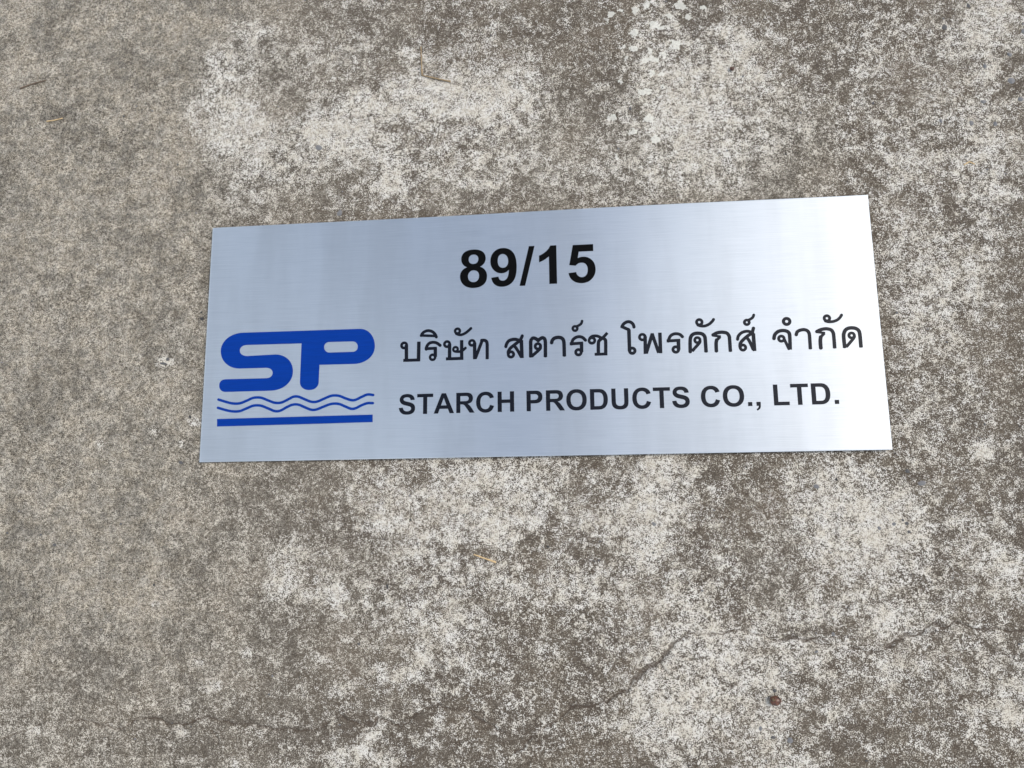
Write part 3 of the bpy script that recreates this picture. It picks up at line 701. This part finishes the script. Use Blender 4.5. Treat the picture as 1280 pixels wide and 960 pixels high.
def cubic_loop(cmds):
    out = []
    for c in cmds:
        a = c[1:]
        if c[0] in 'ML': out.append((a[0], a[1]))
        else:
            p0 = out[-1]
            for i in range(1, 13):
                t = i / 12
                out.append(tuple((1 - t) ** 3 * p0[k] + 3 * t * (1 - t) ** 2 * a[k] + 3 * t * t * (1 - t) * a[2 + k] + t ** 3 * a[4 + k] for k in (0, 1)))
    if math.dist(out[0], out[-1]) < 0.05: out.pop()
    return out

def build_sign():
    root = bpy.data.objects.new('company_sign', None)
    COL.objects.link(root)
    root.empty_display_size = 0.1
    root.location = (0, 0, PLATE_Z)
    tag(root, 'brushed stainless steel sign sheet with blue emblem and dark lettering lying on concrete', 'sign')
    build_plate(root)
    set_text('89/15', -83.3, 55.9, 0.0327, 0.0325, M_FILM_DIM, root)
    set_text('STARCH PRODUCTS CO., LTD.', -155.9, -96.5, 0.0166, 0.01640, M_FILM_SKYLIT, root)
    letter = None
    for kind, strokes in THAI:
        strokes = [[st[0] + 0.35] + st[1:] for st in strokes]
        if kind == 'L': letter = stroke_film('thai_letter', strokes, M_FILM_SKYLIT, root)
        else: stroke_film('thai_mark', strokes, M_FILM_SKYLIT, letter)
    lg = film('emblem_monogram', [cubic_loop(LOGO), cubic_loop(LOGO_HOLE)], M_BLUE, root)
    tag(lg, 'blue rounded joined letters of the emblem')
    for w in WAVES: tag(stroke_film('emblem_wave', [[3.15] + w], M_BLUE, root, round_caps=True), 'thin blue wavy line under the joined letters')
    tag(film('emblem_bar', [LOGO_BAR], M_BLUE, root), 'straight blue bar under the wavy lines')
    for o in root.children_recursive:
        if 'film_origin' in o: del o['film_origin']
    return root

sign = build_sign()

# ------------------------------------------------------------------ litter lying on the concrete
def wood_material(name, a, b, rough=0.7):
    k = Nodes(name)
    n = k.noise(k.mapping(k.coord(), (150, 900, 900)), 1.0, 3, 0.6)
    return k.set(Base_Color=k.mix(n, a, b), Roughness=rough)

def stick(name, pts, r0, r1, mat, label, cat, nodes=()):
    """tapering stalk along points (mm) with slight knots, in local space round its first point"""
    rr = random.Random(len(label))
    P = [Vector((x / 1000, y / 1000, 0)) for x, y in pts]
    base = P[0].copy()
    Q = []
    for a, b in zip(P[:-1], P[1:]):
        n = max(2, int((b - a).length / 0.0022))
        for i in range(n): Q.append(a.lerp(b, i / n))
    Q.append(P[-1])
    bm = bmesh.new()
    rings = []
    N = len(Q)
    for i, q in enumerate(Q):
        d = (Q[min(i + 1, N - 1)] - Q[max(i - 1, 0)]).normalized()
        side = Vector((-d.y, d.x, 0)); up = Vector((0, 0, 1))
        t = i / (N - 1)
        r = (r0 + (r1 - r0) * t) * rr.uniform(.85, 1.15) * (1.45 if any(abs(t - k) < 0.5 / N + .02 for k in nodes) else 1)
        c = q - base + side * rr.uniform(-.15, .15) * r0 + up * (r * 0.9)
        rings.append([bm.verts.new(c + (side * math.cos(a) + up * math.sin(a)) * r) for a in [2 * math.pi * k / 7 for k in range(7)]])
    for A, B in zip(rings[:-1], rings[1:]):
        for k in range(7): bm.faces.new((A[k], A[(k + 1) % 7], B[(k + 1) % 7], B[k]))
    bm.faces.new(rings[0]); bm.faces.new(rings[-1][::-1])
    bmesh.ops.recalc_face_normals(bm, faces=bm.faces)
    for f in bm.faces: f.smooth = True
    me = bpy.data.meshes.new(name)
    bm.to_mesh(me); bm.free()
    o = link(name, me, mat)
    o.location = (base.x, base.y, -0.0011)
    return tag(o, label, cat)

M_TWIG = wood_material('dry_twig', (0.075, 0.05, 0.032), (0.16, 0.11, 0.07))
M_STRAW = wood_material('dry_straw', (0.42, 0.28, 0.13), (0.60, 0.44, 0.24))
M_TAN = wood_material('tan_twig', (0.17, 0.115, 0.06), (0.33, 0.24, 0.13))
stick('dry_twig', [[-690.8, 365.4], [-680.5, 368.8], [-666.8, 372.5], [-654.2, 375.2]], 0.0011, 0.0007, M_TWIG, 'short straight dark brown twig on plain sandy concrete', 'twig')
stick('straw_piece', [[-647.0, 314.1], [-635.5, 315.1], [-624.2, 317.2]], 0.0009, 0.0006, M_STRAW, 'short pale straw piece near the straight dark twig', 'straw')
stick('bent_twig', [[-133.7, 383.6], [-133.0, 363.1], [-131.8, 342.8], [-113.4, 337.0], [-94.7, 331.1]], 0.0007, 0.0012, M_TAN, 'thin twig bent at a right angle on the white patch above the sign', 'twig', (0.45,))
stick('grass_straw', [[-65.9, -259.0], [-55.8, -262.6], [-40.2, -268.0]], 0.0007, 0.0011, M_STRAW, 'golden dry grass stem lying below the sign', 'straw')
stick('pale_fibre', [[511.2, 180.7], [517.7, 184.3], [523.5, 180.9]], 0.0008, 0.0006, M_STRAW, 'tiny curved pale plant fibre on concrete beyond the glaring end of the sign', 'fibre')

def seed_pod(x, y, r, label):
    root = bpy.data.objects.new('seed_pod', None)
    COL.objects.link(root)
    root.location = (x / 1000, y / 1000, -0.0012)
    root.empty_display_size = 0.01
    r /= 1000
    tag(root, label, 'seed')
    k = Nodes('glossy_seed_husk')
    n = k.noise(k.mapping(k.coord(), (1, 1, 1)), 420.0, 4, 0.6)
    husk = k.set(Base_Color=k.mix(k.ramp(n, 0.35, 0.65), (0.022, 0.009, 0.005), (0.12, 0.042, 0.018)), Roughness=0.28,
                 Normal=k.bump(n, 0.5, 0.0006))
    rr = random.Random(3)
    bm = bmesh.new()
    bmesh.ops.create_uvsphere(bm, u_segments=28, v_segments=16, radius=1.0)
    for v in bm.verts:
        a = math.atan2(v.co.y, v.co.x)
        f = 1 + 0.06 * math.cos(5 * a) * (1 - abs(v.co.z)) + 0.05 * math.sin(3 * a + 1)
        v.co.x *= f * 1.06; v.co.y *= f * 0.92; v.co.z *= 0.78
        v.co *= r
        v.co.z += r * 0.74
    for f in bm.faces: f.smooth = True
    me = bpy.data.meshes.new('husk'); bm.to_mesh(me); bm.free()
    link('husk', me, husk, root)
    bm = bmesh.new()
    lobes = 5
    c = bm.verts.new((0, 0, r * 0.16))
    ring = []
    for i in range(lobes * 4):
        a = 2 * math.pi * i / (lobes * 4)
        q = r * (0.50 if i % 4 == 0 else 0.36 if i % 2 else 0.24)
        ring.append(bm.verts.new((q * math.cos(a), q * math.sin(a), -0.02 * r + 0.12 * r * (i % 4 == 2))))
    for i in range(len(ring)): bm.faces.new((c, ring[i], ring[(i + 1) % len(ring)]))
    bmesh.ops.solidify(bm, geom=bm.faces[:], thickness=0.0004)
    me = bpy.data.meshes.new('calyx'); bm.to_mesh(me); bm.free()
    cal = link('calyx', me, M_TAN, root)
    cal.location = (-0.50 * r, 0.18 * r, 1.30 * r)
    cal.rotation_euler = (R(-10), R(-32), 0.4)
    return root

seed_pod(258.0, -412.0, 5.6, 'glossy round brown seed pod lying on pale concrete below the crack')
seed_pod(256.0, 322.1, 2.7, 'tiny dark brown seed on the white patch above the sign')
